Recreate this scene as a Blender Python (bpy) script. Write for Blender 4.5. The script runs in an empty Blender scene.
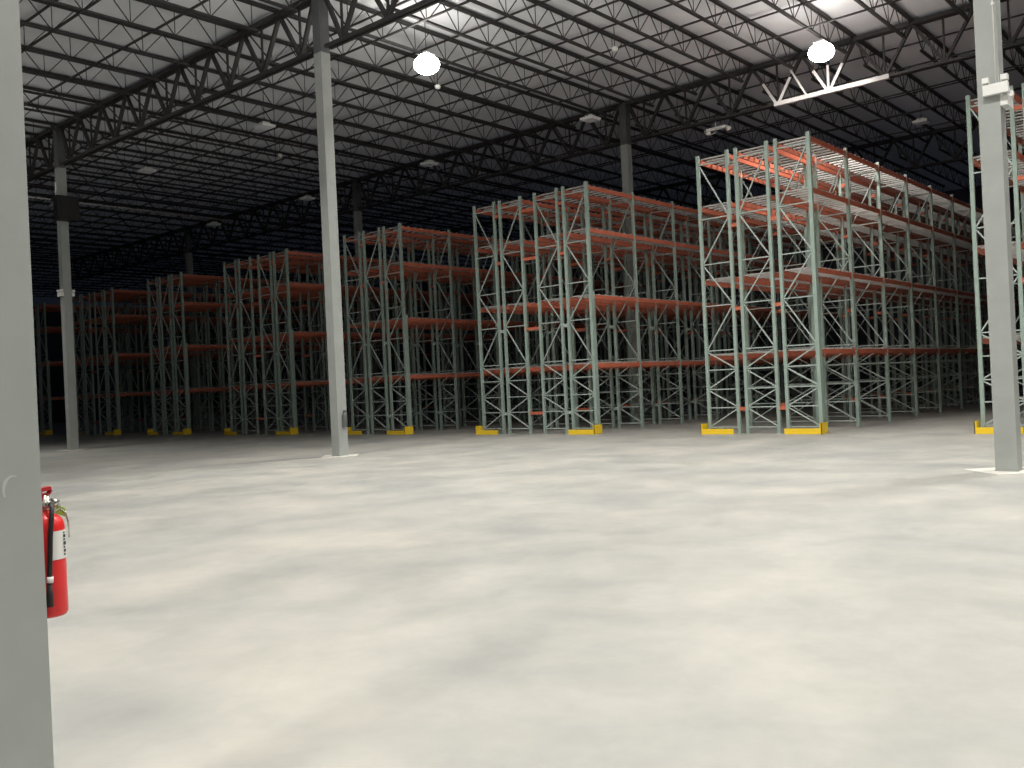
import bpy, math, random
from math import sin, cos, pi, radians, sqrt
from mathutils import Vector, Matrix
random.seed(7)
scene = bpy.context.scene
COL = scene.collection

# ------------------------------------------------------------------ helpers
class MB:
    """collects boxes, bars, tubes; builds ONE mesh"""
    def __init__(s): s.v = []; s.f = []; s.m = []; s.sm = []
    def quadbox(s, pts, mi=0):
        n = len(s.v); s.v += [tuple(p) for p in pts]
        for q in ((0,3,2,1),(4,5,6,7),(0,1,5,4),(1,2,6,5),(2,3,7,6),(3,0,4,7)):
            s.f.append(tuple(n+i for i in q)); s.m.append(mi); s.sm.append(False)
    def box(s, x0, y0, z0, x1, y1, z1, mi=0):
        s.quadbox([(x0,y0,z0),(x1,y0,z0),(x1,y1,z0),(x0,y1,z0),(x0,y0,z1),(x1,y0,z1),(x1,y1,z1),(x0,y1,z1)], mi)
    def bar(s, p, q, w, h, side=(0,1,0), mi=0):
        p = Vector(p); q = Vector(q); d = (q-p).normalized(); sd = Vector(side)
        a = (sd - d*sd.dot(d)).normalized(); b = d.cross(a)
        a = a*w/2; b = b*h/2
        s.quadbox([p-a-b, p+a-b, p+a+b, p-a+b, q-a-b, q+a-b, q+a+b, q-a+b], mi)
    def tube(s, pts, r, n=8, mi=0, caps=True):
        pts = [Vector(p) for p in pts]; rings = []
        for i, p in enumerate(pts):
            d = (pts[min(i+1, len(pts)-1)] - pts[max(i-1, 0)]).normalized()
            up = Vector((0,0,1)) if abs(d.z) < .9 else Vector((1,0,0))
            a = d.cross(up).normalized(); b = d.cross(a)
            rr = r[i] if isinstance(r, (list, tuple)) else r
            k = len(s.v); s.v += [tuple(p + a*rr*cos(2*pi*j/n) + b*rr*sin(2*pi*j/n)) for j in range(n)]
            rings.append(k)
        for k0, k1 in zip(rings, rings[1:]):
            for j in range(n):
                s.f.append((k0+j, k0+(j+1) % n, k1+(j+1) % n, k1+j)); s.m.append(mi); s.sm.append(True)
        if caps:
            s.f.append(tuple(rings[0]+j for j in range(n))[::-1]); s.m.append(mi); s.sm.append(False)
            s.f.append(tuple(rings[-1]+j for j in range(n))); s.m.append(mi); s.sm.append(False)
    def lathe(s, prof, c=(0,0,0), n=32, mi=0, a0=0, a1=2*pi, smooth=True):
        full = abs(a1-a0-2*pi) < 1e-6; m = n if full else n+1; rings = []
        for r, z in prof:
            k = len(s.v); rings.append(k)
            for j in range(m):
                t = a0+(a1-a0)*j/n
                s.v.append((c[0]+r*cos(t), c[1]+r*sin(t), c[2]+z))
        for k0, k1 in zip(rings, rings[1:]):
            for j in range(n):
                s.f.append((k0+j, k0+(j+1) % m, k1+(j+1) % m, k1+j)); s.m.append(mi); s.sm.append(smooth)
    def mesh(s, name, mats):
        me = bpy.data.meshes.new(name); me.from_pydata(s.v, [], s.f)
        for m in mats: me.materials.append(m)
        me.polygons.foreach_set('material_index', s.m); me.polygons.foreach_set('use_smooth', s.sm)
        me.update(); return me
    def build(s, name, mats, parent=None, loc=(0,0,0)):
        if not isinstance(mats, (list, tuple)): mats = [mats]
        return link(name, s.mesh(name, mats), parent, loc)

def link(name, me, parent=None, loc=(0,0,0), rz=0):
    o = bpy.data.objects.new(name, me); COL.objects.link(o)
    o.parent = parent; o.location = loc
    if rz: o.rotation_euler = (0, 0, rz)
    return o
def thing(name, label, cat, loc=(0,0,0), rz=0, group=None):
    o = link(name, None, None, loc, rz); o.empty_display_size = .2
    return tag(o, label, cat, group)
def tag(o, label, cat, group=None, kind=None):
    o['label'] = label; o['category'] = cat
    if group: o['group'] = group
    if kind: o['kind'] = kind
    return o
def struct(o): o['kind'] = 'structure'; return o

def mat(name, col, rough=.5, metal=0, noise=0, nscale=8, emit=None, estr=0, bump=0, spec=None):
    m = bpy.data.materials.new(name); m.use_nodes = True; nt = m.node_tree; b = nt.nodes['Principled BSDF']
    b.inputs['Base Color'].default_value = (*col, 1); b.inputs['Roughness'].default_value = rough
    b.inputs['Metallic'].default_value = metal
    if spec is not None: b.inputs['Specular IOR Level'].default_value = spec
    if noise:
        tc = nt.nodes.new('ShaderNodeTexCoord'); n = nt.nodes.new('ShaderNodeTexNoise'); n.inputs['Scale'].default_value = nscale
        n.inputs['Detail'].default_value = 4
        r = nt.nodes.new('ShaderNodeValToRGB'); r.color_ramp.elements[0].position = .3; r.color_ramp.elements[1].position = .7
        r.color_ramp.elements[0].color = (*[c*(1-noise) for c in col], 1); r.color_ramp.elements[1].color = (*[min(1, c*(1+noise)) for c in col], 1)
        nt.links.new(tc.outputs['Object'], n.inputs['Vector']); nt.links.new(n.outputs['Fac'], r.inputs['Fac']); nt.links.new(r.outputs['Color'], b.inputs['Base Color'])
        if bump:
            bp = nt.nodes.new('ShaderNodeBump'); bp.inputs['Strength'].default_value = bump
            nt.links.new(n.outputs['Fac'], bp.inputs['Height']); nt.links.new(bp.outputs['Normal'], b.inputs['Normal'])
    if emit: b.inputs['Emission Color'].default_value = (*emit, 1); b.inputs['Emission Strength'].default_value = estr
    return m

M = dict(
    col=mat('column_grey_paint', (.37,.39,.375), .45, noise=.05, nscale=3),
    coldark=mat('column_shade_grey', (.12,.125,.13), .6, noise=.08, nscale=3),  # dark column heads imitate shade; also used on the small extinguisher
    steel=mat('joist_dark_paint', (.045,.042,.042), .55),
    green=mat('upright_green', (.33,.415,.37), .45, noise=.07, nscale=5),
    brace=mat('brace_pale_green', (.45,.52,.49), .4, metal=.1),
    orange=mat('beam_orange', (.55,.165,.098), .45, noise=.08, nscale=6),
    galv=mat('galvanised_steel', (.52,.50,.48), .4, metal=.35),
    yellow=mat('guard_yellow', (.95,.66,.04), .45),
    white=mat('fixture_white', (.8,.8,.78), .4),
    lens_off=mat('lens_unlit_faint_glow', (.75,.77,.8), .35, emit=(.75,.8,.9), estr=.02),  # switched off, but a weak emission is added to its colour
    lens_on=mat('lens_lit', (1,1,1), .4, emit=(1,.96,.9), estr=38),
    lamplitsteel=mat('steel_lamplight_white', (.82,.80,.80), .4),  # white that stands in for lamplight on the girder
    scuff=mat('scuff_pale', (.5,.52,.49), .6),
    black=mat('black_plastic', (.012,.012,.013), .5),
    red=mat('extinguisher_red', (.72,.03,.03), .3),
    reddark=mat('valve_red', (.5,.03,.04), .35),
    chrome=mat('valve_metal', (.6,.6,.56), .25, metal=.9),
    label=mat('extinguisher_label', (.75,.75,.72), .5),
    ink=mat('label_ink', (.04,.04,.05), .6),
    tagc=mat('inspection_tag_green', (.35,.42,.08), .5),
    rubber=mat('hose_black', (.02,.018,.018), .5),
    pad=mat('column_pad_concrete', (.62,.60,.55), .6, noise=.06, nscale=6),
    wall=mat('wall_dark_panel', (.10,.11,.13), .7, noise=.05, nscale=1),
)

# concrete floor: cloudy trowelled slab with saw-cut joints
def floor_mat():
    m = bpy.data.materials.new('polished_concrete'); m.use_nodes = True; nt = m.node_tree; N = nt.nodes; L = nt.links
    b = N['Principled BSDF']; tc = N.new('ShaderNodeTexCoord')
    def noise(sc, det, rough=.55, dist=0, stretch=(1,1,1), rot=0):
        mp = N.new('ShaderNodeMapping'); mp.inputs['Scale'].default_value = stretch; mp.inputs['Rotation'].default_value = (0,0,rot)
        n = N.new('ShaderNodeTexNoise'); n.inputs['Scale'].default_value = sc; n.inputs['Detail'].default_value = det
        n.inputs['Roughness'].default_value = rough; n.inputs['Distortion'].default_value = dist
        L.new(tc.outputs['Object'], mp.inputs['Vector']); L.new(mp.outputs['Vector'], n.inputs['Vector']); return n
    def ramp(n, p0, c0, p1, c1):
        r = N.new('ShaderNodeValToRGB'); e = r.color_ramp.elements
        e[0].position = p0; e[0].color = (*c0,1); e[1].position = p1; e[1].color = (*c1,1)
        L.new(n.outputs['Fac'], r.inputs['Fac']); return r
    def mix(a, bb, fac, mode='MULTIPLY'):
        x = N.new('ShaderNodeMix'); x.data_type = 'RGBA'; x.blend_type = mode; x.inputs['Factor'].default_value = fac
        L.new(a, x.inputs[6]); L.new(bb, x.inputs[7]); return x.outputs[2]
    r1 = ramp(noise(.55, 5, .55, .3), .34, (.335,.335,.32), .64, (.43,.416,.378))
    r2 = ramp(noise(1.7, 6, .6, .4, (1,.7,1), .7), .34, (.86,.875,.885), .62, (1,1,1))
    r3 = ramp(noise(7, 4, .6), .3, (.93,.93,.93), .7, (1,1,1))
    r4 = ramp(noise(.12, 2), .35, (.95,.965,.97), .65, (1,1,1))
    c = mix(r1.outputs['Color'], r2.outputs['Color'], .8); c = mix(c, r3.outputs['Color'], .8); c = mix(c, r4.outputs['Color'], .9)
    L.new(c, b.inputs['Base Color'])
    rr = ramp(noise(1.1, 4), .3, (.42,)*3, .7, (.62,)*3); L.new(rr.outputs['Color'], b.inputs['Roughness'])
    b.inputs['Specular IOR Level'].default_value = .35
    return m
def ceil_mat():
    m = mat('white_roof_liner_glow', (.86,.87,.90), .8, noise=.05, nscale=.7, emit=(.5,.65,1), estr=.010)  # faint blue emission put in for the dim haze under the roof
    return m
M['floor'] = floor_mat(); M['ceil'] = ceil_mat()

# ------------------------------------------------------------------ layout (metres; camera above origin)
H = 1.557
BAY = 15.24; XC = -3.28
Y0, Y1, Y2, Y3, Y4 = .95, 14.70, 28.48, 42.26, 56.04
ZT = 11.80; ZB = 10.30
JS = BAY/9
XMIN, XMAX, YMIN, YMAX = -96, 22, -27, 58
YR = 22.6            # front posts of the racks

# ---- room shell
b = MB(); b.box(XMIN, YMIN, -.3, XMAX, YMAX, 0); struct(b.build('floor', M['floor']))
b = MB(); b.box(XMIN, YMIN, ZT+.03, XMAX, YMAX, ZT+.25)
# liner seams: shallow ribs under the deck
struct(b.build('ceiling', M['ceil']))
for nm, a in (('wall_back', (XMIN, YMAX, 0, XMAX, YMAX+.3, ZT+.25)), ('wall_front', (XMIN, YMIN-.3, 0, XMAX, YMIN, ZT+.25)),
              ('wall_left', (XMIN-.3, YMIN, 0, XMIN, YMAX, ZT+.25)), ('wall_right', (XMAX, YMIN, 0, XMAX+.3, YMAX, ZT+.25))):
    b = MB(); b.box(*a); struct(b.build(nm, M['wall']))

ORD = ['', 'first', 'second', 'third', 'fourth', 'fifth', 'sixth', 'seventh', 'eighth', 'ninth', 'tenth']

# ------------------------------------------------------------------ columns
W = .145
def column_mesh(w):
    s = MB(); s.box(-w,-w,.02, w,w,ZB-.12)
    s.box(-w-.012,-w-.012,0,w+.012,w+.012,.02)
    return s.mesh('column_shaft', [M['col']])
shaft = column_mesh(W)
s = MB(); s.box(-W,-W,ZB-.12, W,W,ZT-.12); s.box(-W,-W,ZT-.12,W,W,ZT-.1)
chead = s.mesh('column_head', [M['coldark']])  # upper shaft coloured dark to imitate shade above the lamp plane
s = MB(); q = .62
s.quadbox([(-q,0,0),(0,-q,0),(q,0,0),(0,q,0),(-q,0,.004),(0,-q,.004),(q,0,.004),(0,q,.004)])
cpad = s.mesh('column_pad', [M['pad']])
npad = [0]
def column(x, y, label, grp='grey square steel building columns'):
    t = thing('steel_column', label, 'column', (x, y, 0), 0, grp)
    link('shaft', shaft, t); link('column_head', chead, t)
    npad[0] += 1; struct(link('column_foot_pad_%d' % npad[0], cpad, None, (x, y, 0)))  # concrete floor pad round the column foot
    return t
NY = 1.112
near = column(XC, NY, 'nearest grey square steel column at left edge, red fire extinguisher on its far side')
s = MB()
for i in range(8):
    a, b_ = [radians(70+i*17+q) for q in (0, 17)]; w0 = .004+.006*sin(pi*i/8)
    s.bar((W+.0008, W-.085+.03*cos(a), 1.30+.045*sin(a)), (W+.0008, W-.085+.03*cos(b_), 1.30+.045*sin(b_)), w0, .0008, (0,1,0))
s.build('scuff_mark', M['scuff'], near)
column(XC, Y1, 'tall grey square column at the right carrying white twin-head emergency lights')
column(XC-BAY, Y1, 'slender pale grey column standing in open floor left of the picture centre')
column(XC-2*BAY, Y1, 'pale grey column at far left with a black box mounted near its top')
column(XC-3*BAY, Y1, 'grey column beyond the far left one, in line with the front columns')
column(XC, Y2, 'grey column inside the rack block at the right edge')
column(XC-BAY, Y2, 'dim grey column rising out of the wide orange-topped rack block near the centre')
column(XC-2*BAY, Y2, 'faint dark column rising behind the slender pale column, above the racks')
column(XC-3*BAY, Y2, 'faint dark column among the darkest racks at far left')
for k, w in enumerate(('right edge', 'centre', 'left of centre', 'far left')):
    column(XC-k*BAY, Y3, 'dark column deep in the building behind the racks, %s' % w)

# ------------------------------------------------------------------ roof: joists, girders, bridging
JL = 13.78; JD = .76
def joist_meshes():
    t = MB(); t.box(-.05, .02, -.085, .05, JL-.02, 0)
    bt = MB(); bt.box(-.04, .75, -JD, .04, JL-.75, -JD+.06)
    w = MB(); n = 10; a0 = .9; pn = (JL-2*a0)/n
    zb, zt = -JD+.03, -.04
    for i in range(n+1):
        y = a0+i*pn
        w.bar((0,y,zb), (0,y,zt), .016, .016)
        if i < n:
            w.bar((0,y,zb), (0,y+pn/2,zt), .022, .022, (1,0,0)); w.bar((0,y+pn/2,zt), (0,y+pn,zb), .022, .022, (1,0,0))
    w.bar((0,a0,zb),(0,.1,zt),.03,.03,(1,0,0)); w.bar((0,JL-a0,zb),(0,JL-.1,zt),.03,.03,(1,0,0))
    return [(n_, m_.mesh('joist_'+n_, [M['steel']])) for n_, m_ in (('top_chord', t), ('bottom_chord', bt), ('web', w))]
JM = joist_meshes()
LINES = ['right column', 'slender column', 'far left column', 'fourth column', 'fifth column', 'sixth column', 'seventh column']
def joist_label(k, bay):
    if k < 0: return 'open-web roof joist %s right of the right column line, %s' % (ORD[-k], bay)
    li, r = divmod(k, 9)
    if r == 0: return 'dark open-web roof joist over the %s line, %s' % (LINES[li], bay)
    if r <= 4: return 'open-web roof joist %s left of the %s line, %s' % (ORD[r], LINES[li], bay)
    return 'open-web roof joist %s right of the %s line, %s' % (ORD[9-r], LINES[li+1], bay)
for bi, (y, nm, k0, k1) in enumerate(((Y0, 'first roof bay', 0, 28), (Y1, 'second roof bay', -3, 40), (Y2, 'third roof bay', -2, 46), (Y3, 'last roof bay', 0, 48))):
    for k in range(k0, k1+1):
        t = thing('roof_joist', joist_label(k, nm), 'roof joist', (XC-k*JS, y+(0), ZT), 0, 'open-web joists in the %s' % nm)
        for n_, me in JM: link(n_, me, t)

def girder_meshes():
    t = MB()
    for sy in (-1, 1): t.box(0, sy*.085-.045, -.20, BAY, sy*.085+.045, -.08)
    for sy in (-1, 1): t.box(0, sy*.02-.012, -.20, BAY, sy*.02+.012, -.04)
    bc = MB(); zb = ZB-ZT
    for sy in (-1, 1): bc.box(.25, sy*.075-.04, zb-.05, BAY-.25, sy*.075+.04, zb+.03)
    w = MB()
    for i in range(9):
        xa, xm, xb = i*JS, (i+.5)*JS, (i+1)*JS
        if i > 0: w.bar((xm, 0, zb), (xa, 0, -.15), .10, .085, (0,1,0))
        else: w.bar((xm, 0, zb), (xa+.2, 0, -.15), .10, .085, (0,1,0))
        w.bar((xm, 0, zb), (xb-(.2 if i == 8 else 0), 0, -.15), .10, .085, (0,1,0))
        w.bar((xm, 0, zb), (xm, 0, -.12), .05, .05, (0,1,0))
    return [(n_, m_.mesh('girder_'+n_, [M['steel']])) for n_, m_ in (('top_chord', t), ('bottom_chord', bc), ('web', w))]
GM = girder_meshes()
gl = {Y1: 'nearest column row', Y2: 'second column row', Y3: 'third column row', Y0: 'row of the nearest column'}
gb = ['right of the right column', 'right to slender column', 'slender to far left column', 'beyond far left column', 'at far left end']
for y in (Y0, Y1, Y2, Y3):
    for i in range(5):
        x = XC-i*BAY
        t = thing('roof_girder', 'deep dark truss girder over the %s, %s' % (gl[y], gb[i]), 'roof girder', (x, y, ZT), 0, 'deep truss girders over the column lines')
        for n_, me in GM: link(n_, me, t)
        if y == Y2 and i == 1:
            # lamplight on the bottom chord and web feet, put in as white pieces
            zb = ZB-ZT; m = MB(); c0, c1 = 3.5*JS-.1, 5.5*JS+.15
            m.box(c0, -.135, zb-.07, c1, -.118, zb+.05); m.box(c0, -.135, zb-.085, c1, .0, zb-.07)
            m.build('lamplit_chord_angle', M['lamplitsteel'], t)['label'] = 'bottom chord stretch coloured white for lamplight'
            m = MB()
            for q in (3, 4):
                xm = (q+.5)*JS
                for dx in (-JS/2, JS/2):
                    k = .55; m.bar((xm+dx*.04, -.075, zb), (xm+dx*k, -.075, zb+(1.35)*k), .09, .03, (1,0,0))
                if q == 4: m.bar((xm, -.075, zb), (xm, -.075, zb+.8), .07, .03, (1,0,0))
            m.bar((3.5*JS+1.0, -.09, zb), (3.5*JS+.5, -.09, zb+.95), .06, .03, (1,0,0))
            m.build('lamplit_web', M['lamplitsteel'], t)['label'] = 'lower web ends coloured white for lamplight'
            l = bpy.data.lights.new('added_girder_glow', 'SPOT'); l.energy = 420; l.spot_size = radians(66); l.spot_blend = .3; l.shadow_soft_size = .25; l.color = (1,.96,.88)  # added spot that brightens the girder stretch, not a fixture of its own
            lo = bpy.data.objects.new('added_girder_spot', l); COL.objects.link(lo); lo.location = (-9.9, 25.45, 10.3)
            lo.rotation_euler = (Vector((-11.0, Y2, 9.3))-lo.location).to_track_quat('-Z', 'Y').to_euler()

# bridging lines (continuous angles running across the joists)
bn = 0
for y, x0, x1, bname in ((Y0, -50.6, XC, 'first roof bay'), (Y1, -71, 1.8, 'second roof bay'), (Y2, -81, 0, 'third roof bay')):
    for j, off in enumerate((1.8, 4.3, 6.8, 9.25, 11.05) if y == Y0 else (1.9, 4.6, 7.3, 10.0)):
        yy = y+off
        t = thing('bridging', 'thin dark bridging across the joists, %s row from the camera, %s' % (ORD[j+1], bname), 'bridging', (XC, yy, ZT-.075), 0, 'bridging rows across the roof joists')
        if j < 4:
            s = MB(); s.box(x0-XC, -.03, -.035, x1-XC, .03, 0); s.build('top_angle', M['steel'], t)
        s = MB(); s.box(x0-XC, -.03, -JD+.04, x1-XC, .03, -JD+.075); s.build('bottom_angle', M['steel'], t)

# sprinkler mains
def pipe(x, y0, y1, z, r, label):
    t = thing('sprinkler_pipe', label, 'pipe', (x, y0, z), 0, None)
    s = MB(); s.tube([(0,0,0),(0,y1-y0,0)], r, 10); s.build('pipe_run', M['galv'], t)
    h = MB(); y = 1.2
    while y < y1-y0: h.bar((0,y,r), (0,y,ZT-JD-z), .012, .012); h.box(-r-.01,y-.015,-r-.01,r+.01,y+.015,r+.01); y += 3.3
    h.build('pipe_hanger', M['steel'], t)
pipe(-37.9, 11, 24.4, 9.93, .035, 'thin pale sprinkler pipe under the roof at far left, running away behind the column')

# ------------------------------------------------------------------ light fixtures
def fixture_meshes():
    hs = MB(); hs.box(-.34,-.34,0,.34,.34,.07); hs.box(-.17,-.17,.07,.17,.17,.15)
    off = MB(); off.box(-.31,-.31,-.02,.31,.31,0)
    on = MB(); on.lathe([(max(.001,.35*sin(a*pi/14)), .0+.25*cos(a*pi/14)) for a in range(15)], n=28)  # lit diffuser swollen into a globe to take in the lamp's bloom
    hg = MB(); hg.bar((0,0,.15),(0,0,1.2),.015,.015)
    hb = MB(); hb.bar((0,-.2,.07),(0,0,.32),.012,.012,(1,0,0)); hb.bar((0,.2,.07),(0,0,.32),.012,.012,(1,0,0))
    return hs.mesh('fixture_housing',[M['white']]), off.mesh('fixture_lens_off',[M['lens_off']]), on.mesh('fixture_lens_on_bloom',[M['lens_on']]), hg.mesh('fixture_rod',[M['steel']]), hb.mesh('fixture_yoke',[M['steel']])
FH, FO, FN, FR, FY = fixture_meshes()
ZL = 10.25
def fixture(x, y, on, label, z=ZL, power=0):
    t = thing('high_bay_light', label, 'ceiling light', (x, y, z), radians(0), 'high bay lights under the roof')
    sc_ = 1.0 if on else .74
    if on: link('housing', FH, t, (0,0,.2)).scale = (.45,.45,1)
    else: link('housing', FH, t).scale = (sc_,sc_,1)
    link('diffuser', FN if on else FO, t).scale = (sc_,sc_,1); link('hanging_rod', FR, t); link('yoke', FY, t)
    if power:
        l = bpy.data.lights.new('high_bay_glow', 'AREA'); l.shape = 'DISK'; l.size = .6; l.energy = power; l.color = (1, .97, .915)
        o = bpy.data.objects.new('lamp_light', l); COL.objects.link(o); o.parent = t; o.location = (0,0,-.29)
        if x < -16: l.spread = radians(118)
        else: l.spread = radians(145)
    return t
P = 350
fixture(-17.45, 17.35, True, 'glowing high bay light above the slender column, left of the two lit ones', power=P*.7)
fixture(-9.75, 25.0, True, 'glowing high bay light above the nearest rack block, right of the two lit ones', z=10.35, power=P*.8)
o_added = fixture(-32.6, 9.7, True, 'added high bay light ahead of the far left column, outside the view', power=P*.7)  # unseen extra lamp, added to brighten the far left floor
[c for c in o_added.children if c.type == "LIGHT"][0].data.spread = radians(105)
offs = [(-17.6, 25.0, 'unlit white high bay light beside the column above the centre rack block'),
 (-25.0, 17.4, 'unlit white high bay light under the nearest girder, left of the slender column'),
 (-32.6, 17.4, 'unlit white high bay light at left, over the dark roof bay'),
 (-40.3, 17.4, 'unlit white high bay light lost in the dark at far left'),
 (-25.25, 25.0, 'unlit white high bay light below the left glowing light, near the second girder'),
 (-33.1, 25.1, 'unlit high bay light dim in the dark just left of the slender column'),
 (-40.7, 25.1, 'unlit high bay light dim in the dark over the left racks'),
 (-10.0, 34.6, 'unlit high bay light deep in the roof above the nearest rack block'),
 (-17.6, 34.6, 'unlit high bay light in the dark behind the centre rack block'),
 (-25.2, 34.6, 'unlit high bay light in the dark behind the second girder')]
for x, y, lb in offs: fixture(x, y, False, lb)
dirs = {17.35: 'over the rack aisle', 9.7: 'just ahead of the camera', 2.05: 'overhead of the camera', -5.6: 'behind the camera', -13.2: 'far behind the camera'}
xs = {-25.1: 'second left', -17.45: 'left', -9.9: 'middle', -2.3: 'right', 5.3: 'far right', 12.9: 'farthest right'}
for y, lst in ((17.35, (-9.9, -2.3, 5.3)), (9.7, (-17.45, -9.9, -2.3, 5.3)), (2.05, (-9.9, -2.3, 5.3)), (-5.6, (-9.9, -2.3, 5.3))):
    for x in lst:
        if x == -2.3: xx = -2.3
        fixture(x, y, True, 'lit high bay light %s, %s position' % (dirs[y], xs[x]), power=P*(.8 if x < -12 else .82 if y < 5 else 1))

# small white sensors hanging from joists
s = MB(); s.tube([(0,0,.0),(0,0,.55)], .012, 6); s_rod = s.mesh('sensor_rod', [M['steel']])
s = MB(); s.lathe([(.001,-.1),(.07,-.09),(.09,-.04),(.09,0),(.05,.03),(.001,.03)], n=16); s_head = s.mesh('sensor_head', [M['white']])
for x, y, z, lb in ((-18.9, 19.2, 10.45, 'small white sensor hanging below the left glowing light'), (-13.6, 20.6, 10.45, 'small white sensor hanging under the joists right of the left glowing light'), (-28.0, 20.1, 10.4, 'tiny white sensor hanging left of the slender column')):
    t = thing('ceiling_sensor', lb, 'sensor', (x, y, z), 0, 'small white ceiling sensors'); link('rod', s_rod, t); link('sensor_head', s_head, t)

# ------------------------------------------------------------------ emergency lights
def emergency(loc, rz, label, conduit=0, s_=1.0):
    """back on y=0, faces -y"""
    t = thing('emergency_light', label, 'emergency light', loc, rz, 'white twin-head emergency lights')
    s = MB(); s.box(-.16,-.09,-.075,.16,0,.065); s.box(-.165,-.095,-.08,.165,-.085,.07); s.build('housing', M['white'], t)
    for sx in (-1, 1):
        s = MB(); s.tube([(sx*.12,-.05,.06),(sx*.12,-.05,.09)], .018, 10)
        s.box(sx*.12-.045,-.11,.085,sx*.12+.045,-.02,.17); s.box(sx*.12-.036,-.118,.094,sx*.12+.036,-.108,.161)
        s.build('lamp_head', M['white'], t)
    if conduit:
        s = MB(); s.tube([(0,-.02,.06),(0,-.02,conduit)], .012, 8); s.box(-.018,-.035,1.2,.018,0,1.24); s.build('conduit', M['white'], t)
    return t
emergency((XC+.11, Y1-W-.002, 5.46), 0, 'white twin-head emergency light on the near face of the right column', conduit=4.6)
emergency((XC+W, Y1+.02, 5.30), pi/2, 'white twin-head emergency light on the right side of the right column')
emergency((XC-2*BAY, Y1-W, 5.62), 0, 'white emergency light on the left side of the far left column')
emergency((XC-2*BAY+.0, Y1+W, 5.62), pi, 'white emergency light on the right side of the far left column')
# pendant twin-head light under the second girder
t = thing('emergency_light', 'silver twin-head light hanging below the second girder, right of the centre column', 'emergency light', (-14.75, 28.44, 9.93), 0, 'white twin-head emergency lights')
s = MB(); s.box(-.45,-.06,.0,.3,.06,.1); s.build('housing', M['white'], t)
for x in (-.38, .38):
    s = MB(); s.lathe([(.001,-.1),(.08,-.09),(.1,0),(.05,.06),(.001,.07)], c=(x,0,-.02), n=14); s.bar((x,0,.03),(x*.7,0,.08),.03,.03); s.build('lamp_head', M['white'], t)
s = MB(); s.tube([(-.3+.3*cos(a*pi/8)*.8, 0, .1-.22*sin(a*pi/8)) for a in range(9)], .012, 6); s.tube([(-.1,0,.1),(-.1,0,.33)], .012, 6); s.build('cable', M['white'], t)

# black box + conduit on far left column
cx, cy = XC-2*BAY, Y1
t = thing('equipment_box', 'black box mounted around the far left column below the roof', 'equipment box', (cx, cy, 8.25), 0)
s = MB(); s.box(-.02+W,-.36,0,W+.34,.40,.86); s.box(W+.34,-.30,.06,W+.36,.34,.8); s.build('cabinet', M['black'], t)
s = MB(); s.box(W-.05,-.42,.1,W,.44,.16); s.box(W-.05,-.42,.7,W,.44,.76); s.box(-.2,-.3,.1,-W,-W,.2);s.build('mounting_bracket', M['black'], t)
s = MB(); s.tube([(0,0,0),(0,0,.55)], .035, 8); o = s.build('conduit', M['white'], None, (cx-.02, cy-W-.035, 9.13)); tag(o, 'short bright white conduit on the far left column above the black box', 'conduit')

# ------------------------------------------------------------------ fire extinguisher (on +Y face of the near column)
ex, ey = XC-.005, NY+W+.070; ez = .845
t = thing('fire_extinguisher', 'red fire extinguisher with white label hanging on the nearest grey column', 'fire extinguisher', (ex, ey, ez))
R = .058
s = MB(); s.lathe([(.001,.012),(R-.014,.012),(R-.012,0),(R-.004,.004),(R,.016),(R,.305),(R-.004,.322),(R-.013,.337),(R-.028,.348),(.022,.354),(.02,.362),(.001,.362)], n=40); s.build('cylinder', M['red'], t)
s = MB(); s.lathe([(R+.0012,.195),(R+.0012,.292)], n=26, a0=radians(-8), a1=radians(168)); lb = s.build('paper_label', M['label'], t)
s = MB()
for i, (z0, z1) in enumerate([(.205,.212),(.216,.226),(.230,.236),(.240,.252),(.256,.262),(.266,.276),(.280,.285)]):
    s.lathe([(R+.0024,z0),(R+.0024,z1)], n=4, a0=radians(36), a1=radians(38+[9,14,8,16,10,14,9][i]), smooth=False)
for i in range(6): s.lathe([(R+.0024,.205+i*.013),(R+.0024,.209+i*.013)], n=6, a0=radians(78), a1=radians(120), smooth=False)
s.build('print', M['ink'], lb)
s = MB(); s.lathe([(.017,.358),(.017,.372),(.023,.374),(.023,.392),(.015,.396),(.014,.412),(.001,.413)], n=18); s.tube([(0,0,.384),(.045,.0,.384)], .009, 10); s.build('valve', M['chrome'], t)
s = MB(); s.tube([(.005,.02,.384),(.005,.036,.384)], .017, 16); s.build('gauge', M['chrome'], t)
s = MB(); s.bar((-.0,-.02,.400),(.0,.045,.388),.022,.008,(1,0,0)); s.build('carry_handle', M['chrome'], t)
s = MB(); s.bar((0,-.025,.412),(0,.015,.418),.024,.006,(1,0,0)); s.bar((0,.012,.418),(0,.02,.428),.024,.006,(1,0,0)); s.bar((0,-.02,.400),(0,-.02,.428),.03,.014,(1,0,0)); s.bar((0,-.03,.43),(0,.018,.436),.028,.012,(1,0,0)); s.build('squeeze_lever', M['reddark'], t)
s = MB(); s.tube([(.045,0,.384),(.066,-.004,.372),(.076,-.012,.34),(.076,-.018,.28),(.074,-.022,.20),(.072,-.026,.12)], .008, 12); s.tube([(.072,-.026,.12),(.071,-.028,.045)], [.008,.013], 12); s.build('hose', M['rubber'], t)
s = MB(); s.tube([(.0735,-.0235,.145),(.0728,-.0250,.125)], .0105, 12); s.build('hose_clip', M['white'], t)
s = MB(); s.tube([(.02+.0, .03+.012*sin(a*pi/6), .372+.012*cos(a*pi/6)) for a in range(13)], .0018, 6); s.tube([(.02,.04,.365),(.022,.058,.345),(.022,.066,.31),(.02,.067,.26)], .003, 6); s.build('safety_pin', M['chrome'], t)
s = MB(); s.quadbox([(.012,.028,.352),(.016,.058,.338),(.02,.056,.333),(.016,.026,.348),(.012,.03,.378),(.016,.062,.362),(.02,.06,.362),(.016,.028,.378)]); s.build('inspection_tag', M['tagc'], t)
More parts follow.
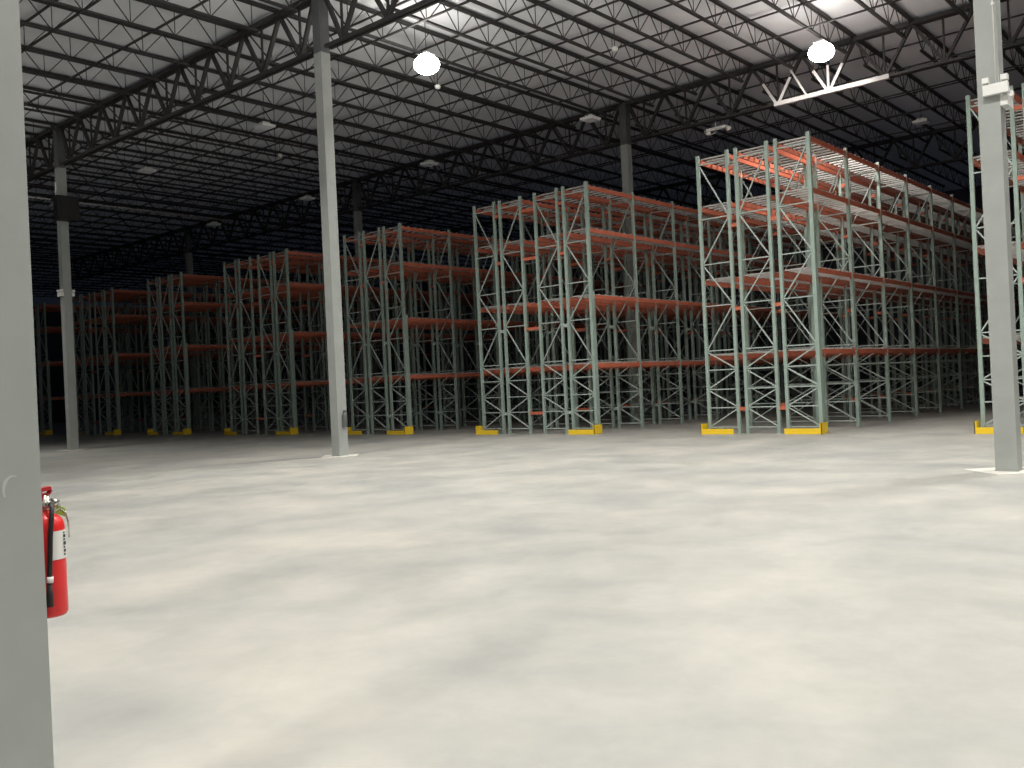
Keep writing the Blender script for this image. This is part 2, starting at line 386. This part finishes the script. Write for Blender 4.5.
s = MB(); s.box(-.02,-.078,.30,.02,-.070,.42); s.bar((0,-.074,.40),(0,-.01,.378),.03,.006,(1,0,0)); s.box(-.02,-.078,.09,.02,-.058,.13); s.build('wall_bracket', M['chrome'], t)


# second column: small unit on its right hand side near the base
t = thing('fire_extinguisher', 'small dim fire extinguisher on the far side of the slender central column', 'fire extinguisher', (XC-BAY+W+.058, Y1+.03, .72))
s = MB(); s.lathe([(.001,0),(.055,0),(.06,.016),(.06,.30),(.04,.35),(.001,.36)], n=20); s.build('cylinder', M['coldark'], t)
s = MB(); s.box(-.02,-.02,.36,.02,.05,.43); s.box(-.07,-.015,.3,-.055,.015,.4); s.build('valve', M['coldark'], t)

# ------------------------------------------------------------------ pallet racks
D = .878; S = .252; G = .60; PB = 2.505; HT = 7.62
LV = [2.13, 4.20, 6.22, 7.52]
PW, PD = .085, .075
def post_mesh(w, d, name, back=0):
    s = MB(); t = .014
    s.box(-w/2,-d/2,.01,w/2,-d/2+t,HT); s.box(-w/2,-d/2+t,.01,-w/2+t,d/2,HT); s.box(w/2-t,-d/2+t,.01,w/2,d/2,HT)
    s.box(-w/2-.02,-d/2-.02,0,w/2+.02,d/2+.02,.01)
    if back: s.box(-w/2-.012, d/2, .01, w/2+.002, d/2+.075, back)
    return s.mesh(name, [M['green']])
POST = post_mesh(PW, PD, 'rack_post'); POSTC = post_mesh(.098, .09, 'rack_corner_post', 4.3)
HZ = [.17,.70,1.20,1.73,2.26,3.48,4.62,5.86,7.36]
def frame_mesh(flip, name):
    s = MB(); a, c = -D/2+PW/2, D/2-PW/2
    for z in HZ: s.bar((a,0,z),(c,0,z),.035,.03,(0,1,0))
    n = len(HZ)-1
    for i in range(n):
        z0, z1 = HZ[i]+.03, HZ[i+1]-.04
        k = (n-1-i) % 2          # 0 for the top panel
        up = (k == 0) != flip    # True: low-left to up-right
        p, q = ((a,0,z0),(c,0,z1)) if up else ((c,0,z0),(a,0,z1))
        s.bar(p, q, .035, .03, (0,1,0))
    return s.mesh(name, [M['brace']])
FRM = [frame_mesh(False, 'frame_bracing'), frame_mesh(True, 'frame_bracing_mirrored')]
BL = PB-PW
s = MB(); s.box(-.025,-BL/2,-.12,.025,BL/2,0); s.box(-.03,-BL/2-.004,-.17,.03,-BL/2+.012,.03); s.box(-.03,BL/2-.012,-.17,.03,BL/2+.004,.03)
BEAM = s
BEAMM = s.mesh('rack_beam', [M['orange']])
def deck(s, ox=0, oy=0, oz=0):
    w = D/2-.01; n = 8
    for i in range(n):
        y = -BL/2+.13+(BL-.26)*i/(n-1)
        s.box(ox-w, oy+y-.03, oz+.0, ox+w, oy+y+.03, oz+.04)
    for i in range(2):
        x = -w+.2+(2*w-.4)*i
        s.box(ox+x-.008, oy-BL/2+.1, oz+.04, ox+x+.008, oy+BL/2-.1, oz+.05)
s = MB(); deck(s); DECKM = s.mesh('wire_deck', [M['galv']])
def spacer_mesh(w, name, m):
    s = MB(); s.box(0,-.03,-.045,w,.03,.045); s.box(0,-.035,-.07,.012,.035,.07); s.box(w-.012,-.035,-.07,w,.035,.07)
    return s.mesh(name, [m])
SPS = spacer_mesh(S-PW, 'row_spacer', M['orange']); SPG = spacer_mesh(G-PW, 'wide_row_spacer', M['orange']); SPP = spacer_mesh(S-PW, 'pale_row_spacer', M['brace'])

def rack(xr, rows, bays, label, lowpale=False):
    """xr: x of the rightmost post line"""
    offs = []; x = 0
    for i in range(rows):
        offs.append(-x-D/2); x += D
        if i < rows-1: x += G if (rows == 4 and i == 1) else S
    t = thing('pallet_rack', label, 'pallet rack', (xr-x/2, YR, 0), 0, 'tall green and orange pallet rack blocks')
    cx = x/2
    cs = [o_+cx for o_ in offs]         # row centres, right to left
    flips = {3: [False, False, True], 4: [False, True, False, True]}[rows]
    for i, c in enumerate(cs):
        for k in range(bays+1):
            f = link('upright_frame', FRM[1 if flips[i] else 0], t, (c, k*PB, 0))
            for sx in (-1, 1):
                corner = k == 0 and ((i == 0 and sx == 1))
                link('post', POSTC if corner else POST, f, (sx*D/2, 0, 0))
    beams = []; decks = []
    for k in range(bays):
        for z in LV:
            for i, c in enumerate(cs):
                y = (k+.5)*PB
                for sx in (-1, 1): beams.append((c+sx*(D/2-.0), y, z))
                decks.append((c, y, z))
    def world_d(p): return (p[0]+t.location.x)**2+(p[1]+YR)**2
    beams.sort(key=world_d); decks.sort(key=world_d)
    for p in beams[:100]: link('beam', BEAMM, t, p)
    for p in decks[:100]: link('wire_deck', DECKM, t, p)
    if beams[100:]:
        m = MB()
        for p in beams[100:]:
            n = len(m.v); m.v += [(a+p[0], b_+p[1], c_+p[2]) for a, b_, c_ in BEAM.v]
            m.f += [tuple(n+i for i in f) for f in BEAM.f]; m.m += BEAM.m; m.sm += BEAM.sm
        o = m.build('beam', M['orange'], t); o['kind'] = 'stuff'
    if decks[100:]:
        m = MB()
        for p in decks[100:]: deck(m, *p)
        o = m.build('wire_deck', M['galv'], t); o['kind'] = 'stuff'
    n = 0
    for k in range(bays+1):
        for z in (.66, 3.35, 5.58, 7.12):
            for i in range(rows-1):
                wide = rows == 4 and i == 1
                x0 = cs[i+1]+D/2+PW/2
                if n >= 100: continue
                me = SPG if wide else (SPP if (lowpale and z < 4) else SPS)
                link('row_spacer', me, t, (x0, k*PB, z)); n += 1
    return t.location.x-cx, t.location.x+cx

def guard(x, side, label):
    """floor guard; x = outer post, side=+1 right end, -1 left end"""
    t = thing('rack_guard', label, 'rack guard', (x, YR-.27, 0), 0, 'yellow floor guards at the rack corners')
    s = MB(); a, c = (x0 for x0 in ((-D+.02, .10) if side > 0 else (-.10, D-.02)))
    s.box(a, -.05, 0, c, -.03, .13); s.box(a, -.03, 0, c, .06, .012); s.box(a,-.05,.13,c,-.0,.142); s.build('front_rail', M['yellow'], t)
    e = (.10, .118) if side > 0 else (-.118, -.10)
    s = MB(); s.box(e[0], -.052, 0, e[1], .36, .28); s.box(min(e[0], .07*side) if side > 0 else e[0], -.052, 0, e[1] if side > 0 else max(e[1], -.07), -.04, .28); s.build('end_plate', M['yellow'], t)
    s = MB()
    for xx in (a+.12, (a+c)/2, c-.15): s.tube([(xx,.03,.012),(xx,.03,.028)], .014, 6)
    s.build('anchor_bolt', M['galv'], t)

k_ = 22.6/21.958
racks = [(-8.99*k_, 3, 11, 'nearest full rack block, green with orange beams, pale decks, tallest in view', False, 'nearest rack block'),
 (-15.731*k_, 4, 8, 'centre rack block, four rows wide, a grey column rising from it', True, 'centre rack block'),
 (-23.80*k_, 3, 7, 'three-row rack block just right of the slender pale column', True, 'block right of the slender column'),
 (-30.47*k_, 4, 6, 'dim rack block partly hidden behind the slender pale column', True, 'block left of the slender column'),
 (-23.80*k_-15.15, 3, 5, 'dark rack block with dull red beams, second from the far left column', True, 'dark rack block with dull beams'),
 (-30.47*k_-15.15, 4, 5, 'almost black rack block just right of the far left column', True, 'almost black rack block'),
 (-23.80*k_-30.3, 3, 4, 'darkest rack block, left of the far left column', True, 'darkest rack block'),
 (-.90, 4, 8, 'rack block cut off by the right edge, behind the right column', False, 'block behind the right column')]
for xr, rows, bays, lb, lp, short in racks:
    x0, x1 = rack(xr, rows, bays, lb, lp)
    guard(x1, 1, 'yellow floor guard at right front corner of the %s' % short)
    guard(x0, -1, 'yellow floor guard at left front corner of the %s' % short)

# ------------------------------------------------------------------ world, camera
w = bpy.data.worlds.new('night'); scene.world = w; w.use_nodes = True
w.node_tree.nodes['Background'].inputs[0].default_value = (.05,.08,.15,1); w.node_tree.nodes['Background'].inputs[1].default_value = .05

f, yaw, pit, rol = 917.9, .7119, .0022, .047
cam = bpy.data.cameras.new('camera'); co = bpy.data.objects.new('camera', cam); COL.objects.link(co)
cam.sensor_fit = 'HORIZONTAL'; cam.sensor_width = 36; cam.lens = f/1024*36; cam.clip_end = 300; cam.clip_start = .05
F = Vector((-sin(yaw)*cos(pit), cos(yaw)*cos(pit), sin(pit))); U0 = Vector((sin(yaw)*sin(pit), -cos(yaw)*sin(pit), cos(pit))); R0 = Vector((cos(yaw), sin(yaw), 0))
Rt = R0*cos(rol)-U0*sin(rol); Up = R0*sin(rol)+U0*cos(rol)
m3 = Matrix((Rt, Up, -F)).transposed()
co.matrix_world = Matrix.Translation((0,0,H)) @ m3.to_4x4()
scene.camera = co
scene.view_settings.view_transform = 'Standard'; scene.view_settings.look = 'None'
scene.view_settings.exposure = 0.03; scene.view_settings.gamma = .92
scene.cycles.use_denoising = True
scene.cycles.max_bounces = 6; scene.cycles.diffuse_bounces = 4; scene.cycles.sample_clamp_indirect = 4
